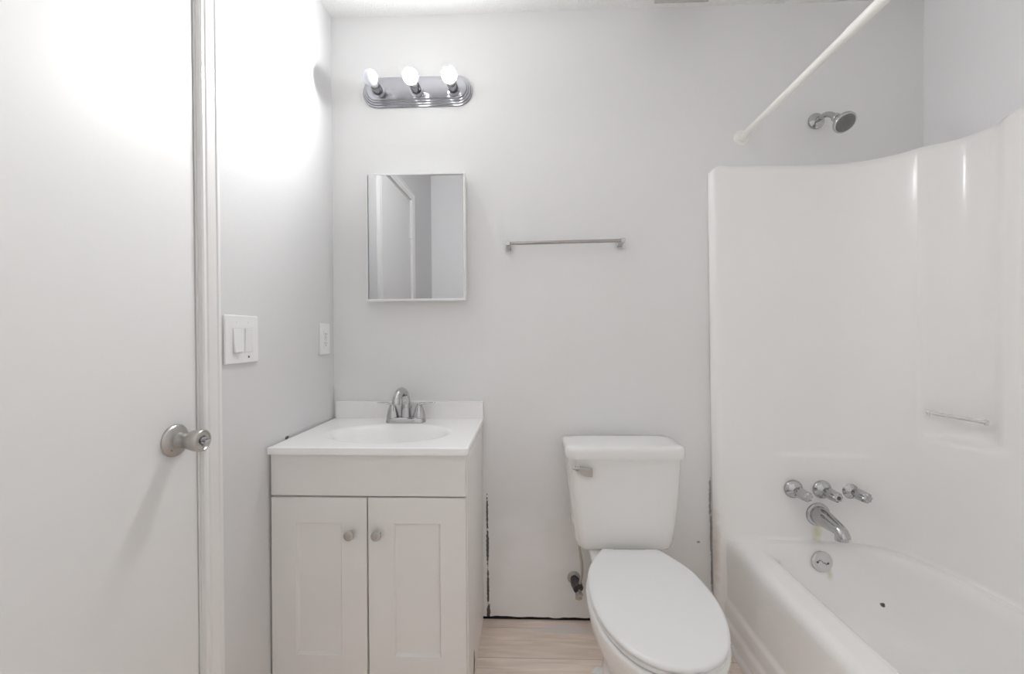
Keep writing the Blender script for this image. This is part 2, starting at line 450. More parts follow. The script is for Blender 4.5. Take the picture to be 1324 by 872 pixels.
# ledge running back to the walls
led = []
for i, p in enumerate(rings[-1]):
    x, y = PL2[i]
    if x > 1.0 or i in range(8, len(PL2)-8):
        q = Vector((p.x, p.y, TOPZ+0.002))
        wy = -0.001 if y > -0.75 else -1.514
        far = y < -0.75
        ya, yb = (-1.514, -1.33) if far else (-0.001, -0.17)        # end wall, and where the side wall takes over
        if (not far and y < yb) or (far and y > yb): q2 = (1.535, y)
        elif x < 1.24: q2 = (x, ya)
        else:
            l1 = 1.535-1.24; l2 = abs(ya-yb)
            tt = (x-1.24 + abs(y-(-1.467 if far else -0.064)))/((1.40 if far else 1.358)-1.24 + abs(yb-(-1.467 if far else -0.064)))
            d_ = max(0.0, min(1.0, tt))*(l1+l2)
            q2 = (1.24+d_, ya) if d_ < l1 else (1.535, ya + (yb-ya)*(d_-l1)/l2)
        led.append(Vector((q2[0], q2[1], TOPZ+0.003 if x > 0.80 else p.z+0.002)))
    else:
        led.append(Vector((p.x, -0.001 if y > -0.75 else -1.514, p.z+0.002)))
rings.append(led)
bm = bmesh.new(); loft(bm, rings, closed=False)
# flange strips down to the floor on both ends
fl = [(x, y) for x, y in PL2 if x < 0.81]
for part in ([p for p in fl if p[1] > -0.7], [p for p in fl if p[1] < -0.7]):
    rr = []
    for z in (0.0, 0.1, 0.2, 0.3, 0.352):
        rr.append([Vector((x+lean(z), y, z)) for x, y in part])
    loft(bm, rr, closed=False)
bmesh.ops.remove_doubles(bm, verts=bm.verts, dist=0.0004)
sur = obj('surround', bm, M_gel, unit, angle=60, label='tall moulded wall surround with recessed corner shelf')
# tub
def tub_ring(x0, x1, y0, y1, r, z, m):
    """rounded rectangle kept a margin m inside the coved surround"""
    out = []
    for p in rrect(x0, x1, y0, y1, r, z, 14, 14):
        for _ in range(3):
            best = None
            for (ax, ay), (bx_, by) in zip(PL, PL[1:]):
                if ax < 1.1 or abs(ay - p.y) > 0.3: continue
                dx, dy = bx_-ax, by-ay; L2 = dx*dx+dy*dy
                if L2 < 1e-12: continue
                tt = max(0.0, min(1.0, ((p.x-ax)*dx+(p.y-ay)*dy)/L2))
                qx, qy = ax+dx*tt, ay+dy*tt
                L = math.sqrt(L2); nx, ny = dy/L, -dx/L          # towards the tub side is -(nx, ny) or +
                sd = (p.x-qx)*nx + (p.y-qy)*ny
                d = math.hypot(p.x-qx, p.y-qy)
                if best is None or d < best[0]: best = (d, sd, nx, ny)
            if best and p.x > 1.1:
                d, sd, nx, ny = best
                cx_, cy_ = 1.15-p.x, -0.75-p.y                    # inward direction
                if nx*cx_ + ny*cy_ < 0: nx, ny, sd = -nx, -ny, -sd
                if sd < m: p = Vector((p.x + nx*(m-sd), p.y + ny*(m-sd), p.z))
        out.append(p)
    return out
R_ = [tub_ring(0.80, 1.46, -1.495, -0.025, 0.02, RIM, -0.03), tub_ring(0.840, 1.405, -1.44, -0.076, 0.07, RIM+0.0005, 0.024),
      tub_ring(0.853, 1.397, -1.43, -0.083, 0.08, RIM-0.0005, 0.030), tub_ring(0.866, 1.390, -1.42, -0.091, 0.088, RIM-0.004, 0.037),
      tub_ring(0.876, 1.384, -1.41, -0.098, 0.092, RIM-0.011, 0.043), tub_ring(0.884, 1.379, -1.40, -0.104, 0.095, RIM-0.022, 0.049),
      tub_ring(0.890, 1.374, -1.39, -0.108, 0.097, RIM-0.040, 0.054), tub_ring(0.905, 1.362, -1.365, -0.118, 0.10, 0.24, 0.064),
      tub_ring(0.925, 1.345, -1.32, -0.133, 0.11, 0.15, 0.08), tub_ring(0.938, 1.332, -1.29, -0.150, 0.12, 0.115, 0.092),
      tub_ring(0.955, 1.315, -1.26, -0.168, 0.12, 0.092, 0.11), tub_ring(0.980, 1.290, -1.23, -0.195, 0.11, 0.080, 0.13),
      tub_ring(1.03, 1.24, -1.15, -0.25, 0.09, 0.074, 0.17)]
fine = [spline([r[i] for r in R_], 4) for i in range(len(R_[0]))]
R_ = [[col[k] for col in fine] for k in range(len(fine[0]))]
bm = bmesh.new(); loft(bm, R_, cap0=False)
obj('tub', bm, M_gel, unit, angle=60)
ap = [(0.81, RIM), (0.797, RIM-0.0003), (0.785, RIM-0.003), (0.775, RIM-0.009), (0.768, RIM-0.019), (0.7655, RIM-0.034), (0.766, 0.30),
      (0.7685, 0.142), (0.7680, 0.134), (0.764, 0.128), (0.7595, 0.124), (0.757, 0.117), (0.7575, 0.078), (0.757, 0.070), (0.753, 0.064),
      (0.749, 0.060), (0.747, 0.053), (0.7475, 0.0)]
bm = bmesh.new()
loft(bm, [[Vector((x, y, z)) for x, z in ap] for y in (-0.028, -0.30, -0.70, -1.10, -1.505)], closed=False)
obj('apron', bm, M_gel, unit, angle=60)
# quarter-round at the foot of the apron
bm = bmesh.new()
prism(bm, [(0.7465, 0.0)] + [(0.7465-0.017*math.cos(a), 0.017*math.sin(a)) for a in [PI/2*i/6 for i in range(7)]], 'y', -1.50, -0.05)
struct(obj('trim_4', bm, M_trim))

def add_thing_on(y):  # depth of the tap wall surface
    return -0.052

# taps
def tap(x, z, label, dot=False):
    t = thing('tub_tap', label, 'tap', (x, -0.052, z), 'tub taps')
    bm = bmesh.new()
    lathe(bm, (x, -0.0515, z), (0, -1, 0), [(0, 0.0350), (0.004, 0.0350), (0.010, 0.032), (0.017, 0.024), (0.021, 0.0165), (0.024, 0.013)], 36, True, True)
    obj('escutcheon', bm, M_chrome, t)
    bm = bmesh.new()
    lathe(bm, (x, -0.069, z), (0, -1, 0), [(0, 0.012), (0.012, 0.0125), (0.016, 0.0165), (0.021, 0.0190), (0.058, 0.0182), (0.067, 0.0168),
          (0.071, 0.013), (0.072, 0.009)], 48, True, True, 8, 0.10)
    h = obj('handle', bm, M_chrome, t, angle=50)
    bm = bmesh.new(); lathe(bm, (x, -0.1408, z), (0, -1, 0), [(0, 0.0072), (0.001, 0.0072), (0.0014, 0.006)], 20)
    obj('index_button', bm, M_valve if dot else M_chrome, h)
tap(1.013, 0.559, 'chrome fluted tub tap above the spout, leftmost of three', False)
tap(1.119, 0.558, 'chrome fluted tub tap directly above the spout, dark dot on its end', True)
tap(1.223, 0.556, 'chrome fluted tub tap above the spout, rightmost of three', False)
# spout
t = thing('tub_spout', 'chrome tub spout projecting from the tap wall above the tub rim', 'spout', (1.105, -0.05, 0.462))
bm = bmesh.new(); lathe(bm, (1.105, -0.0445, 0.462), (0, -1, 0), [(0, 0.0455), (0.007, 0.0455), (0.012, 0.043), (0.015, 0.037), (0.0155, 0.032)], 36)
obj('flange', bm, M_chrome, t)
sp = [((1.105, -0.056, 0.462), 0.0335, 0.0340), ((1.105, -0.075, 0.4622), 0.033, 0.0335), ((1.105, -0.105, 0.460), 0.030, 0.0295), ((1.105, -0.135, 0.4570), 0.0265, 0.0255),
      ((1.105, -0.158, 0.454), 0.0240, 0.0225), ((1.105, -0.174, 0.4480), 0.0225, 0.0205), ((1.105, -0.185, 0.4390), 0.0205, 0.0175), ((1.105, -0.1895, 0.4310), 0.0190, 0.0150)]
bm = bmesh.new(); rings = []
for i, (p, ru, rv) in enumerate(sp):
    a = Vector(sp[max(i-1, 0)][0]); b = Vector(sp[min(i+1, len(sp)-1)][0]); tt = (b-a).normalized()
    u = Vector((1, 0, 0)); v = tt.cross(u)
    rings.append([Vector(p) + u*ru*math.cos(2*PI*k/32) + v*rv*math.sin(2*PI*k/32) for k in range(32)])
loft(bm, rings)
# square downturned mouth
lathe(bm, (1.105, -0.170, 0.456), (0, -0.12, -1), [(0, 0.0190), (0.022, 0.0200), (0.036, 0.0205), (0.0365, 0.0170), (0.028, 0.0165)], 28)
obj('spout_body', bm, M_chrome, t, angle=45)
# overflow plate
t = thing('overflow_plate', 'round chrome overflow plate inside the tub under the spout', 'overflow plate', (1.079, -0.112, 0.313))
ax = Vector((0, -1, 0.10)).normalized()
bm = bmesh.new(); lathe(bm, (1.079, -0.1115, 0.313), ax, [(-0.006, 0.036), (0.001, 0.0375), (0.0035, 0.0365), (0.005, 0.030), (0.0062, 0.02), (0.0068, 0.008)], 40)
obj('plate', bm, M_bright, t)
for dx, dz in ((-0.0185, 0.0), (0.0185, -0.004)):
    bm = bmesh.new(); lathe(bm, Vector((1.079+dx, -0.1115, 0.313+dz)) + ax*0.0045, ax, [(0, 0.0042), (0.0022, 0.0042), (0.003, 0.003)], 16)
    obj('screw', bm, M_valve, t)
bm = bmesh.new()
tube(bm, spline([Vector((1.079+dx, -0.1115, 0.313+dz)) + ax*0.0075 for dx, dz in ((-0.016, 0.001), (-0.010, 0.007), (-0.003, 0.003), (0.002, -0.003), (0.008, -0.003), (0.012, -0.009), (0.016, -0.004))], 5), 0.0016, 8)
obj('trip_lever', bm, M_dkchrome, t)
# bar in the recess
t = thing('washcloth_bar', 'slim clear bar across the recessed shelf of the shower surround', 'bar', (1.39, -0.28, 0.872))
bm = bmesh.new(); tube(bm, [(1.3755, -0.199, 0.8785), (1.409, -0.350, 0.876)], 0.0062, 16)
obj('bar', bm, M_clear, t)
for p, q in (((1.377, -0.194, 0.8785), (1.366, -0.196, 0.8785)),):
    bm = bmesh.new(); lathe(bm, (1.3752, -0.1975, 0.8785), (0.22, -1, 0), [(0, 0.0085), (0.006, 0.0085), (0.007, 0.0065)], 20); obj('end_cap', bm, M_clear, t)
bm = bmesh.new(); lathe(bm, (1.4095, -0.3525, 0.876), (-0.22, 1, 0), [(0, 0.0085), (0.006, 0.0085), (0.007, 0.0065)], 20); obj('end_cap', bm, M_clear, t)
# shower head
t = thing('shower_fixture', 'chrome shower head on a short bent arm above the surround', 'shower head', (1.131, 0, 1.979))
bm = bmesh.new(); lathe(bm, (1.131, 0.0, 1.979), (0, -1, 0), [(0, 0.031), (0.003, 0.031), (0.006, 0.0295), (0.010, 0.022), (0.013, 0.013), (0.0135, 0.010)], 36)
obj('flange', bm, M_chrome, t)
ap_ = spline([(1.131, -0.004, 1.979), (1.131, -0.030, 1.9795), (1.131, -0.058, 1.976), (1.1312, -0.083, 1.962), (1.1318, -0.104, 1.942)], 6)
bm = bmesh.new(); tube(bm, ap_, 0.0098, 20); obj('arm', bm, M_chrome, t)
hn = Vector((0.06, -0.70, -0.70)).normalized()
hb = Vector((1.1318, -0.102, 1.944))
bm = bmesh.new(); lathe(bm, hb, hn, [(-0.006, 0.011), (0.0, 0.0145), (0.010, 0.0155), (0.014, 0.013), (0.020, 0.015), (0.034, 0.024), (0.046, 0.0335), (0.052, 0.0365),
      (0.060, 0.0370), (0.0625, 0.0355), (0.0630, 0.0320)], 40)
hd = obj('head', bm, M_chrome, t, angle=40)
bm = bmesh.new(); lathe(bm, hb + hn*0.0615, hn, [(0, 0.0315), (0.0022, 0.0315), (0.0030, 0.029)], 40)
_, uu, vv = frame_of(hn)
for rr, nn in ((0.009, 6), (0.018, 12), (0.0262, 18)):
    for k in range(nn):
        a = 2*PI*k/nn
        lathe(bm, hb + hn*0.0640 + (uu*math.cos(a)+vv*math.sin(a))*rr, hn, [(0, 0.0017), (0.0016, 0.0012)], 8)
obj('nozzle_face', bm, M_rubber, hd, label='dark perforated spray face')
# curtain rod
RX, RZ = 0.8445, 1.9195
t = thing('shower_curtain_rod', 'white shower curtain rod running along the open side of the tub', 'curtain rod', (RX, 0, RZ))
bm = bmesh.new(); tube(bm, [(RX, -0.012, RZ), (RX, -0.55, RZ+0.019), (RX, -0.56, RZ+0.019), (RX, -1.508, RZ+0.045)], [0.0118, 0.0118, 0.0135, 0.0135], 20)
obj('rod', bm, M_rod, t)
for y, z, s in ((0.0, RZ, -1), (-1.515, RZ+0.045, 1)):
    bm = bmesh.new(); lathe(bm, (RX, y, z), (0, s, 0), [(0, 0.029), (0.004, 0.029), (0.008, 0.025), (0.010, 0.0205), (0.020, 0.0195), (0.0215, 0.018), (0.0215, 0.0135)], 32)
    obj('end_flange', bm, M_rod, t)
# towel bar
t = thing('towel_bar', 'slim chrome towel bar on the back wall above the toilet', 'towel bar', (0.15, 0, 1.505))
xa, xb, tz = -0.0715, 0.3700, 1.5075
bm = bmesh.new(); tube(bm, [(xa, -0.060, tz-0.002), (xb, -0.060, tz+0.004)], 0.0066, 18); obj('bar', bm, M_bar, t)
for x, dz in ((xa, -0.002), (xb, 0.004)):
    bm = bmesh.new()
    box(bm, x-0.011, x+0.011, -0.006, 0.0, tz+dz-0.020, tz+dz+0.010)
    loft(bm, [[Vector((x+a*s, y, tz+dz+b*s2-o)) for a, b in ((-1, -1), (1, -1), (1, 1), (-1, 1))] for y, s, s2, o in
              ((-0.005, 0.009, 0.012, 0.004), (-0.025, 0.0075, 0.008, 0.002), (-0.048, 0.0080, 0.0080, 0), (-0.0685, 0.0085, 0.0085, 0))])
    obj('bracket', bm, M_chrome, t, bevel=0.0025)

# ------------------------------------------------------------------ vanity light
LX, LZ = -0.4345, 2.131
t = thing('vanity_light', 'chrome three-bulb vanity light bar above the mirrored cabinet', 'light fixture', (LX, 0, LZ))
def stadium(hw, hh, y, n=20):
    pts = []
    for k in range(n+1):
        a = -PI/2 + PI*k/n; pts.append(Vector((LX+hw-hh+hh*math.cos(a), y, LZ+hh*math.sin(a))))
    for k in range(n+1):
        a = PI/2 + PI*k/n; pts.append(Vector((LX-hw+hh+hh*math.cos(a), y, LZ+hh*math.sin(a))))
    return pts
bm = bmesh.new(); rings = []
for ins, y in ((0.0, 0.0), (0.0, -0.0035), (0.0015, -0.006), (0.0055, -0.0065), (0.0065, -0.0080), (0.0070, -0.0105), (0.0085, -0.0125), (0.0125, -0.013),
               (0.0135, -0.0145), (0.0140, -0.0170), (0.0155, -0.0190), (0.0195, -0.0195), (0.0205, -0.0210), (0.0210, -0.0225), (0.0225, -0.0240), (0.0245, -0.0245)):
    rings.append(stadium(0.2225-ins, 0.061-ins, y))
loft(bm, rings)
obj('backplate', bm, M_plate, t, angle=40)
for k, bxp in enumerate((-0.5855, -0.4320, -0.2855)):
    bm = bmesh.new()
    lathe(bm, (bxp, -0.0240, LZ-0.006), (0, -1, 0), [(0, 0.0275), (0.002, 0.0275), (0.004, 0.0235), (0.006, 0.0195), (0.044, 0.0185), (0.046, 0.0175), (0.046, 0.0155), (0.036, 0.015)], 32)
    so = obj('socket', bm, M_plate, t, angle=40)
    lit = k > 0
    z0 = LZ-0.006; y0 = -0.060
    bm = bmesh.new()
    lathe(bm, (bxp, y0, z0), (0, -1, 0), [(0, 0.0125), (0.012, 0.0130), (0.020, 0.0150), (0.030, 0.0195), (0.040, 0.0240), (0.0475, 0.0268)], 32, True, False)
    nk = obj('bulb', bm, M_bulb_neck, t, angle=60, label='frosted screw bulb, lit' if lit else 'frosted screw bulb, unlit')
    bm = bmesh.new()
    R0 = 0.0285; c = 0.056
    a0 = math.asin(0.0268/R0)
    pr = []
    for i in range(17):
        a = -(PI/2 - (PI/2 - a0))  # start behind the equator
        th = (PI - a0) - (PI - a0)*i/16.0
        pr.append((c - R0*math.cos(PI - th)*-1 if False else c + R0*math.cos(th), max(1e-4, R0*math.sin(th))))
    lathe(bm, (bxp, y0, z0), (0, -1, 0), pr, 32, False, True)
    obj('globe', bm, M_bulb_on if lit else M_bulb_off, nk, angle=80)

# ------------------------------------------------------------------ medicine cabinet
t = thing('medicine_cabinet', 'mirrored medicine cabinet with thin white frame above the sink', 'cabinet', (-0.425, 0, 1.285))
cx0, cx1, cz0, cz1 = -0.6195, -0.2345, 1.286, 1.780
obj('body', bx(cx0+0.004, cx1-0.004, -0.054, 0.0, cz0+0.004, cz1-0.004), M_frame, t, bevel=0.001)
bm = bx(cx0+0.007, cx1-0.007, -0.0695, -0.056, cz0+0.007, cz1-0.007)
for v in bm.verts:
    if v.co.z > 1.5 and v.co.y < -0.06: v.co.y -= 0.0032          # glass sits slightly proud at the top
dr = obj('mirror_door', bm, M_mirror, t)
bm = bmesh.new()
w = 0.0075
box(bm, cx0, cx0+w*0.55, -0.0738, -0.0545, cz0, cz1); box(bm, cx1-w, cx1, -0.0738, -0.0545, cz0, cz1)
box(bm, cx0+w*0.55, cx1-w, -0.0738, -0.0545, cz0, cz0+w); box(bm, cx0+w*0.55, cx1-w, -0.0738, -0.0545, cz1-w, cz1)
obj('frame', bm, M_frame, dr, bevel=0.0008)

# ------------------------------------------------------------------ wall plates on the left wall
t = thing('light_switch', 'white double rocker switch plate beside the door casing', 'light switch', (XL, -0.559, 1.145))
obj('plate', bx(XL, XL+0.0065, -0.6265, -0.491, 1.079, 1.2105), M_plastic, t, bevel=0.004, segs=4)
def rocker(y0, y1, top_in):
    bm = bmesh.new()
    zt, zb = 1.1745, 1.1095
    xt = XL+0.0075 if top_in else XL+0.0105
    xb = XL+0.0130 if top_in else XL+0.0072
    loft(bm, [[Vector((XL+0.004, y0, zb)), Vector((XL+0.004, y1, zb)), Vector((XL+0.004, y1, zt)), Vector((XL+0.004, y0, zt))],
              [Vector((xb, y0, zb)), Vector((xb, y1, zb)), Vector((xt, y1, zt)), Vector((xt, y0, zt))]])
    obj('rocker', bm, M_rocker, t, bevel=0.001)
rocker(-0.5965, -0.5645, True)
rocker(-0.5505, -0.5185, False)
bm = bmesh.new()
for y0, y1 in ((-0.5985, -0.5625), (-0.5525, -0.5165)):
    box(bm, XL+0.0055, XL+0.0069, y0, y1, 1.1075, 1.1765)
obj('rocker_surround', bm, M_recep, t)
bm = bmesh.new(); lathe(bm, (XL+0.006, -0.5345, 1.0955), (1, 0, 0), [(0, 0.0034), (0.0012, 0.0034), (0.0018, 0.0022)], 16); obj('screw', bm, M_dkchrome, t)
for yy, zz in ((-0.5345, 1.1915), (-0.5805, 1.1915), (-0.5805, 1.0955)):
    bm = bmesh.new(); lathe(bm, (XL+0.006, yy, zz), (1, 0, 0), [(0, 0.0034), (0.0008, 0.0034), (0.0012, 0.0022)], 16); obj('screw', bm, M_plastic, t)
t = thing('wall_outlet', 'white electrical outlet on the left wall above the vanity', 'outlet', (XL, -0.084, 1.14))
obj('plate', bx(XL, XL+0.006, -0.1235, -0.0455, 1.0795, 1.1995), M_plastic, t, bevel=0.0035, segs=4)
oc = -0.0845
rc = obj('receptacle', bx(XL+0.004, XL+0.0085, oc-0.0168, oc+0.0168, 1.105, 1.173), M_plastic, t, bevel=0.0012)
for zc in (1.1565, 1.1215):
    bm = bmesh.new()
    for yy, hh in ((oc-0.0065, 0.0042), (oc+0.0065, 0.0036)):
        box(bm, XL+0.0080, XL+0.0088, yy-0.0012, yy+0.0012, zc-hh+0.002, zc+hh+0.002)
    lathe(bm, (XL+0.0080, oc, zc-0.0075), (1, 0, 0), [(0, 0.0025), (0.0008, 0.0025)], 12)
    obj('socket_face', bm, M_slot, rc)
for zc in (1.1430, 1.1350):
    obj('test_button', bx(XL+0.0080, XL+0.0094, oc-0.0085, oc+0.0085, zc-0.0030, zc+0.0030), M_recep, rc, bevel=0.0005)

# ------------------------------------------------------------------ vanity
VX0, VX1 = -0.7815, -0.1815
t = thing('vanity_cabinet', 'white two-door vanity cabinet with shaker doors in the left corner', 'cabinet', (-0.48, -0.22, 0))
CY = -0.420
bm = bmesh.new()
box(bm, VX0+0.016, VX1-0.016, CY, CY+0.018, 0.095, 0.797)            # face frame
box(bm, VX0, VX0+0.016, CY, -0.004, 0.0, 0.797)                       # far side panel
box(bm, VX0+0.016, VX1-0.016, -0.02, -0.004, 0.0, 0.797)              # back
box(bm, VX0+0.016, VX1-0.016, CY+0.018, -0.02, 0.095, 0.111)          # bottom shelf
box(bm, VX0+0.016, VX1-0.016, CY+0.06, CY+0.075, 0.0, 0.095)          # toe kick
obj('carcass', bm, M_cab, t)
obj('side_panel', bx(VX1-0.016, VX1+0.0005, CY, -0.004, 0.0, 0.797), M_side, t, bevel=0.001)
FY0, FY1 = -0.440, -0.4202
obj('false_drawer_front', bx(VX0+0.002, VX1-0.004, FY0, FY1, 0.6685, 0.7935), M_cab, t, bevel=0.0015)
def vdoor(x0, x1, z0, z1, tilt, kx, name='door'):
    rail = 0.077
    bm = bmesh.new()
    outer = [(x0, z0), (x1, z0), (x1, z1), (x0, z1)]
    inner = [(x0+rail, z0+rail), (x1-rail, z0+rail), (x1-rail, z1-rail), (x0+rail, z1-rail)]
    i2 = [(x0+rail+0.005, z0+rail+0.005), (x1-rail-0.005, z0+rail+0.005), (x1-rail-0.005, z1-rail-0.005), (x0+rail+0.005, z1-rail-0.005)]
    L = lambda pts, y: [Vector((x + tilt*(z-z1), y, z)) for x, z in pts]
    loft(bm, [L(outer, FY1), L(outer, FY0+0.001), L([(x+sx*0.001, z+sz*0.001) for (x, z), (sx, sz) in zip(outer, ((1, 1), (-1, 1), (-1, -1), (1, -1)))], FY0),
              L(inner, FY0), L(i2, FY0+0.0095)])
    d = obj(name, bm, M_cab, t, angle=20)
    bm = bmesh.new()
    lathe(bm, (kx, FY0, 0.557), (0, -1, 0), [(0, 0.0085), (0.002, 0.0085), (0.004, 0.006), (0.011, 0.0058), (0.014, 0.0095), (0.017, 0.0135), (0.0205, 0.0150), (0.0235, 0.0145), (0.0255, 0.0115), (0.0262, 0.006)], 32)
    obj('knob', bm, M_nickel, d)
    return d
vdoor(VX0+0.002, -0.4855, 0.105, 0.6625, 0.0045, -0.5325)
vdoor(-0.4815, VX1-0.004, 0.105, 0.6635, -0.0008, -0.4505)
# one-piece top with oval basin
t = thing('bathroom_sink', 'glossy white one-piece sink top with oval basin on the vanity', 'sink', (-0.48, -0.23, 0.80))
TX0, TX1, TY0, TY1, TZ = -0.7775, -0.1745, -0.4600, -0.0015, 0.8195
bcx, bcy, ba, bb = -0.472, -0.262, 0.205, 0.135
N = 96
def rect_pt(a):
    dx, dy = math.cos(a), math.sin(a)
    s = min(((TX1-bcx)/dx if dx > 1e-9 else (TX0-bcx)/dx if dx < -1e-9 else 1e9), ((TY1-bcy)/dy if dy > 1e-9 else (TY0-bcy)/dy if dy < -1e-9 else 1e9))
    return bcx+dx*s, bcy+dy*s
angs = [2*PI*i/N for i in range(N)]
for cxp, cyp in ((TX0, TY0), (TX1, TY0), (TX1, TY1), (TX0, TY1)):      # snap samples to the corners
    a = math.atan2(cyp-bcy, cxp-bcx) % (2*PI)
    k = min(range(N), key=lambda i: abs(angs[i]-a)); angs[k] = a
def rl(z, ins=0.0): return [Vector((min(max(rect_pt(a)[0], TX0+ins), TX1-ins), min(max(rect_pt(a)[1], TY0+ins), TY1-ins), z)) for a in angs]
def ol(s, z, dy=0.0): return [Vector((bcx+ba*s*math.cos(a), bcy+dy+bb*s*math.sin(a), z)) for a in angs]
bm = bmesh.new()
loft(bm, [ol(0.9, 0.7985), rl(0.7985), rl(TZ-0.003), rl(TZ-0.001, 0.001), rl(TZ, 0.003), rl(TZ, 0.009), ol(1.10, TZ), ol(1.06, TZ-0.0002), ol(1.02, TZ-0.0012), ol(0.98, TZ-0.0040), ol(0.93, TZ-0.011), ol(0.87, TZ-0.026), ol(0.80, TZ-0.050), ol(0.70, TZ-0.078),
          ol(0.56, TZ-0.103), ol(0.38, TZ-0.118), ol(0.20, TZ-0.124), ol(0.10, TZ-0.126)], cap0=False)
loft(bm, [ol(0.9, 0.7985), ol(0.92, 0.78), ol(0.80, TZ-0.065), ol(0.60, TZ-0.115), ol(0.2, TZ-0.14)], cap0=False)
bmesh.ops.remove_doubles(bm, verts=bm.verts, dist=0.0002)
obj('top', bm, M_marble, t, angle=50)
obj('backsplash', bx(TX0+0.004, TX1-0.001, -0.0205, 0.0, TZ-0.001, 0.8865), M_marble, t, bevel=0.003)
bm = bmesh.new(); lathe(bm, (bcx, bcy, TZ-0.128), (0, 0, 1), [(0, 0.022), (0.003, 0.022), (0.0045, 0.020), (0.003, 0.017), (0.0045, 0.015), (0.006, 0.008)], 28)
obj('drain', bm, M_chrome, t)

# faucet
FX, FYY = -0.4645, -0.092
t = thing('sink_faucet', 'chrome two-handle centerset faucet behind the sink basin', 'faucet', (FX, FYY, TZ))
bm = bmesh.new()
loft(bm, [rrect(FX-0.076+i, FX+0.076-i, FYY-0.026+i, FYY+0.024-i, 0.022-i*0.5, z, 6, 4) for i, z in ((0.0, TZ), (0.0, TZ+0.004), (0.002, TZ+0.014), (0.004, TZ+0.0185), (0.008, TZ+0.0205))])
obj('base', bm, M_chrome, t, angle=40)
bm = bmesh.new()
pp = spline([(FX, FYY, TZ+0.017), (FX, FYY, TZ+0.050), (FX, FYY-0.003, TZ+0.085), (FX-0.001, FYY-0.020, TZ+0.114), (FX-0.003, FYY-0.048, TZ+0.125), (FX-0.005, FYY-0.076, TZ+0.117), (FX-0.007, FYY-0.094, TZ+0.098), (FX-0.008, FYY-0.099, TZ+0.083)], 6)
tube(bm, pp, [0.0195 - 0.0045*min(1, i/18) for i in range(len(pp))], 22)
obj('spout', bm, M_chrome, t)
for sgn in (-1, 1):
    hx = FX + sgn*0.051
    bm = bmesh.new()
    lathe(bm, (hx, FYY, TZ+0.018), (0, 0, 1), [(0, 0.0235), (0.006, 0.0230), (0.018, 0.0205), (0.032, 0.0165), (0.043, 0.0125), (0.050, 0.0090), (0.052, 0.005)], 28)
    hb_ = obj('handle', bm, M_chrome, t)
    bm = bmesh.new(); rings = []
    for s, w_, h_, dz in ((-0.010, 0.006, 0.0045, 0.048), (0.004, 0.0075, 0.0050, 0.0505), (0.025, 0.0065, 0.0034, 0.0545), (0.045, 0.0065, 0.0025, 0.0565), (0.058, 0.0055, 0.002, 0.057), (0.0615, 0.003, 0.001, 0.057)):
        rings.append([Vector((hx+sgn*s, FYY+w_*math.cos(2*PI*k/14), TZ+0.018+dz+h_*math.sin(2*PI*k/14))) for k in range(14)])
    loft(bm, rings); obj('lever', bm, M_chrome, hb_)
bm = bmesh.new(); lathe(bm, (FX+0.012, FYY+0.020, TZ+0.015), (0, 0, 1), [(0, 0.0025), (0.036, 0.0025), (0.037, 0.005), (0.042, 0.0058), (0.046, 0.004)], 16)
obj('lift_rod', bm, M_dkchrome, t)

# ------------------------------------------------------------------ toilet
TCX = 0.349
t = thing('toilet', 'white two-piece toilet with closed lid between vanity and tub', 'toilet', (TCX, -0.4, 0))
def se(cx, hw, y0, y1, z, n=48, yw=None, p=2.3, flat=0.0, hb=None):
    """Egg outline: back at y0, front at y1, widest (hw) at yw; flat = half width of the straight back edge."""
    if yw is None: yw = (y0+y1)/2
    pts = []
    for i in range(n):
        a = 2*PI*i/n; c, s = math.cos(a), math.sin(a)
        if s >= 0:   # back half
            q = 3.2 if flat else p
            x = hw*math.copysign(abs(c)**(2/q), c); y = yw + (y0-yw)*abs(s)**(2/q)
        else:
            x = hw*math.copysign(abs(c)**(2/p), c); y = yw - (yw-y1)*abs(s)**(2/p)
        pts.append(Vector((cx+x, y, z)))
    return pts
SEATX = TCX + 0.004
half = [(0.000, -0.229), (0.060, -0.229), (0.092, -0.2295), (0.102, -0.236), (0.118, -0.262), (0.142, -0.306), (0.160, -0.352), (0.171, -0.405), (0.1755, -0.465), (0.174, -0.52), (0.165, -0.580),
        (0.147, -0.636), (0.120, -0.686), (0.086, -0.722), (0.045, -0.744), (0.0, -0.752)]
hs = [(p.x, p.y) for p in spline([(a, b, 0) for a, b in half], 5)]
outline = hs + [(-x, y) for x, y in hs[-2:0:-1]]
oc_ = (0.0, -0.48)
def seat_ring(s, z, skew=0.0, ins=0.0):
    out = []
    for x, y in outline:
        dx, dy = x-oc_[0], y-oc_[1]; L = math.hypot(dx, dy); k = (L-ins)/L*s
        out.append(Vector((SEATX + dx*k - 0.02*(dy*k+0.25)*0.9*0, oc_[1]+dy*k, z)))
    return out
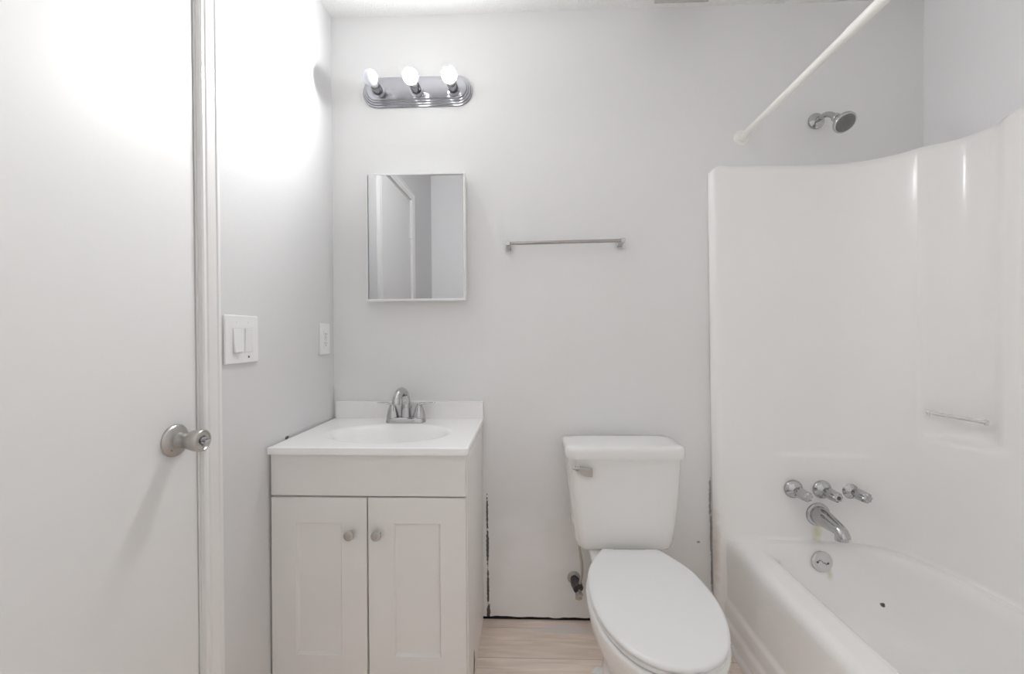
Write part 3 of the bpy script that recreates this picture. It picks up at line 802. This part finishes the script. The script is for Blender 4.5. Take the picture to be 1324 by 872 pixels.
# bowl and foot
bm = bmesh.new()
loft(bm, [se(TCX, 0.112, -0.16, -0.62, 0.0, yw=-0.40, p=2.6), se(TCX, 0.112, -0.16, -0.62, 0.03, yw=-0.40, p=2.6), se(TCX, 0.102, -0.16, -0.61, 0.06, yw=-0.40, p=2.5),
          se(TCX, 0.098, -0.15, -0.60, 0.12, yw=-0.40, p=2.4), se(TCX+0.001, 0.112, -0.14, -0.625, 0.18, yw=-0.41, p=2.3), se(TCX+0.002, 0.142, -0.135, -0.675, 0.24, yw=-0.43, p=2.2),
          se(TCX+0.003, 0.166, -0.15, -0.722, 0.30, yw=-0.45, p=2.15), se(SEATX, 0.178, -0.17, -0.750, 0.345, yw=-0.465, p=2.12), se(SEATX, 0.180, -0.18, -0.756, 0.370, yw=-0.465, p=2.12),
          se(SEATX, 0.177, -0.185, -0.752, 0.379, yw=-0.465, p=2.12), se(SEATX, 0.170, -0.19, -0.745, 0.382, yw=-0.465, p=2.12), se(SEATX, 0.12, -0.24, -0.70, 0.381, yw=-0.465, p=2.12),
          se(SEATX, 0.105, -0.27, -0.66, 0.34, yw=-0.465, p=2.12), se(SEATX, 0.07, -0.34, -0.58, 0.24, yw=-0.46, p=2.1), se(SEATX, 0.03, -0.40, -0.48, 0.20, yw=-0.44, p=2.0)])
obj('bowl', bm, M_porc, t, angle=70)
bm = bmesh.new()
loft(bm, [rrect(TCX-w_, TCX+w_, y0, y1, r_, z, 6, 4) for w_, y0, y1, r_, z in ((0.085, -0.22, -0.05, 0.03, 0.20), (0.10, -0.235, -0.045, 0.03, 0.28), (0.125, -0.25, -0.04, 0.03, 0.345), (0.128, -0.25, -0.04, 0.03, 0.378), (0.122, -0.245, -0.046, 0.025, 0.383))])
obj('deck', bm, M_porc, t, angle=60)
for sx in (-1, 1):
    bm = bmesh.new(); lathe(bm, (TCX+sx*0.112, -0.29, 0.0), (0, 0, 1), [(0, 0.027), (0.018, 0.026), (0.030, 0.021), (0.036, 0.014), (0.038, 0.006)], 24)
    obj('bolt_cap', bm, M_seat, t)
# tank
def trr(hw, y0, y1, r, z, dx=0.0): return rrect(TCX-0.004+dx-hw, TCX-0.004+dx+hw, y0, y1, r, z, 8, 6)
bm = bmesh.new()
loft(bm, [trr(0.150, -0.185, -0.055, 0.03, 0.384), trr(0.160, -0.192, -0.048, 0.03, 0.388), trr(0.167, -0.197, -0.043, 0.032, 0.398), trr(0.173, -0.201, -0.040, 0.033, 0.420),
          trr(0.180, -0.205, -0.036, 0.034, 0.47), trr(0.189, -0.209, -0.032, 0.035, 0.56), trr(0.196, -0.212, -0.03, 0.036, 0.65), trr(0.199, -0.213, -0.03, 0.036, 0.716)])
obj('tank', bm, M_porc, t, angle=60)
bm = bmesh.new()
loft(bm, [trr(0.200, -0.214, -0.026, 0.036, 0.7165), trr(0.2085, -0.224, -0.022, 0.040, 0.7185), trr(0.2105, -0.226, -0.020, 0.042, 0.728), trr(0.2105, -0.226, -0.020, 0.042, 0.745), trr(0.208, -0.2235, -0.0225, 0.040, 0.753),
          trr(0.203, -0.2185, -0.0275, 0.036, 0.757), trr(0.17, -0.19, -0.055, 0.03, 0.7585)])
obj('tank_lid', bm, M_porc, t, angle=50)
# flush lever
bm = bmesh.new(); lathe(bm, (0.176, -0.2115, 0.684), (0, -1, 0), [(0, 0.011), (0.004, 0.011), (0.006, 0.008), (0.016, 0.007)], 20)
fl_ = obj('flush_lever', bm, M_chrome, t, label='chrome flush lever')
bm = bmesh.new()
loft(bm, [[Vector((x, y+dy, z+dz)) for dy, dz in ((-a, -b), (a, -b), (a, b), (-a, b))] for x, y, z, a, b in
          ((0.156, -0.224, 0.687, 0.003, 0.0035), (0.178, -0.227, 0.6855, 0.0045, 0.0065), (0.190, -0.229, 0.6800, 0.005, 0.0125), (0.200, -0.2305, 0.6770, 0.005, 0.0155), (0.226, -0.2305, 0.6740, 0.0045, 0.0150))])
obj('paddle', bm, M_nickel, fl_, bevel=0.003)
# seat and lid
bm = bmesh.new()
loft(bm, [seat_ring(1, 0.384, ins=0.006), seat_ring(1, 0.386, ins=0.003), seat_ring(1, 0.394, ins=0.002), seat_ring(1, 0.3965, ins=0.006), seat_ring(0.6, 0.3965), seat_ring(0.6, 0.384)], cap0=False, cap1=False)
obj('seat', bm, M_seat, t, angle=40)
bm = bmesh.new()
loft(bm, [seat_ring(0.9, 0.3985), seat_ring(1, 0.3985, ins=0.004), seat_ring(1, 0.4005, ins=0.001), seat_ring(1, 0.405, ins=0.0), seat_ring(1, 0.409, ins=0.002), seat_ring(1, 0.4115, ins=0.006), seat_ring(1, 0.4125, ins=0.012), seat_ring(0.85, 0.4135), seat_ring(0.5, 0.4145), seat_ring(0.1, 0.4148)])
obj('lid', bm, M_seat, t, angle=50)
for sx in (-1, 1):
    bm = bmesh.new(); lathe(bm, (SEATX+sx*0.075-0.02, -0.224, 0.399), (1, 0, 0), [(0, 0.007), (0.002, 0.008), (0.038, 0.008), (0.040, 0.007)], 20)
    box(bm, SEATX+sx*0.075-0.016, SEATX+sx*0.075+0.016, -0.236, -0.214, 0.383, 0.400)
    obj('hinge', bm, M_seat, t)

# shut-off valve
t = thing('shutoff_valve', 'dark metal water shut-off valve on the wall beside the toilet', 'valve', (0.184, 0, 0.173))
bm = bmesh.new(); lathe(bm, (0.184, 0.0, 0.176), (0, -1, 0), [(0, 0.026), (0.002, 0.026), (0.006, 0.021), (0.009, 0.012), (0.0095, 0.009)], 28)
obj('escutcheon', bm, M_hose, t)
bm = bmesh.new(); tube(bm, [(0.184, -0.004, 0.176), (0.190, -0.030, 0.170), (0.196, -0.055, 0.163)], [0.014, 0.022, 0.020], 16)
lathe(bm, (0.197, -0.050, 0.152), (0, 0, 1), [(0, 0.010), (0.004, 0.012), (0.028, 0.012), (0.032, 0.008)], 6)
vb = obj('valve_body', bm, M_valve, t)
bm = bmesh.new(); lathe(bm, (0.197, -0.060, 0.160), (0.10, -1, -0.45), [(0, 0.007), (0.008, 0.007), (0.010, 0.011), (0.018, 0.012), (0.022, 0.011), (0.024, 0.007)], 24, True, True, 6, 0.08)
obj('valve_handle', bm, M_chrome, vb)
bm = bmesh.new(); lathe(bm, (0.197, -0.050, 0.122), (0, 0, 1), [(0, 0.0125), (0.003, 0.0145), (0.018, 0.0145), (0.022, 0.010), (0.034, 0.009)], 6)
obj('nut', bm, M_brass, t, label='tarnished compression nut')
bm = bmesh.new(); tube(bm, spline([(0.200, -0.052, 0.178), (0.208, -0.058, 0.215), (0.207, -0.075, 0.27), (0.196, -0.10, 0.34), (0.190, -0.11, 0.392)], 8), 0.0052, 12)
obj('supply_hose', bm, M_hose, t, label='thin grey supply hose')

# ------------------------------------------------------------------ ceiling vent
t = thing('ceiling_vent', 'grey exhaust vent grille on the ceiling near the back wall', 'vent', (0.60, -0.14, ZC))
bm = bmesh.new()
vx0, vx1, vy0, vy1 = 0.497, 0.703, -0.245, -0.034
for a in ((vx0, vx1, vy0, vy0+0.018), (vx0, vx1, vy1-0.018, vy1), (vx0, vx0+0.018, vy0+0.018, vy1-0.018), (vx1-0.018, vx1, vy0+0.018, vy1-0.018)):
    box(bm, *a, ZC-0.012, ZC)
obj('frame', bm, M_grille, t, bevel=0.002)
bm = bmesh.new(); k = 0
y = vy0 + 0.024
while y < vy1-0.022:
    loft(bm, [[Vector((x, y+a, ZC-0.010+b)) for a, b in ((0, 0), (0.007, 0.007), (0.0082, 0.0058), (0.0012, -0.0012))] for x in (vx0+0.016, vx1-0.016)])
    y += 0.0115
obj('grille', bm, M_grille, t)
obj('backing', bx(vx0+0.010, vx1-0.010, vy0+0.010, vy1-0.010, ZC-0.002, ZC-0.0002), M_black, t)
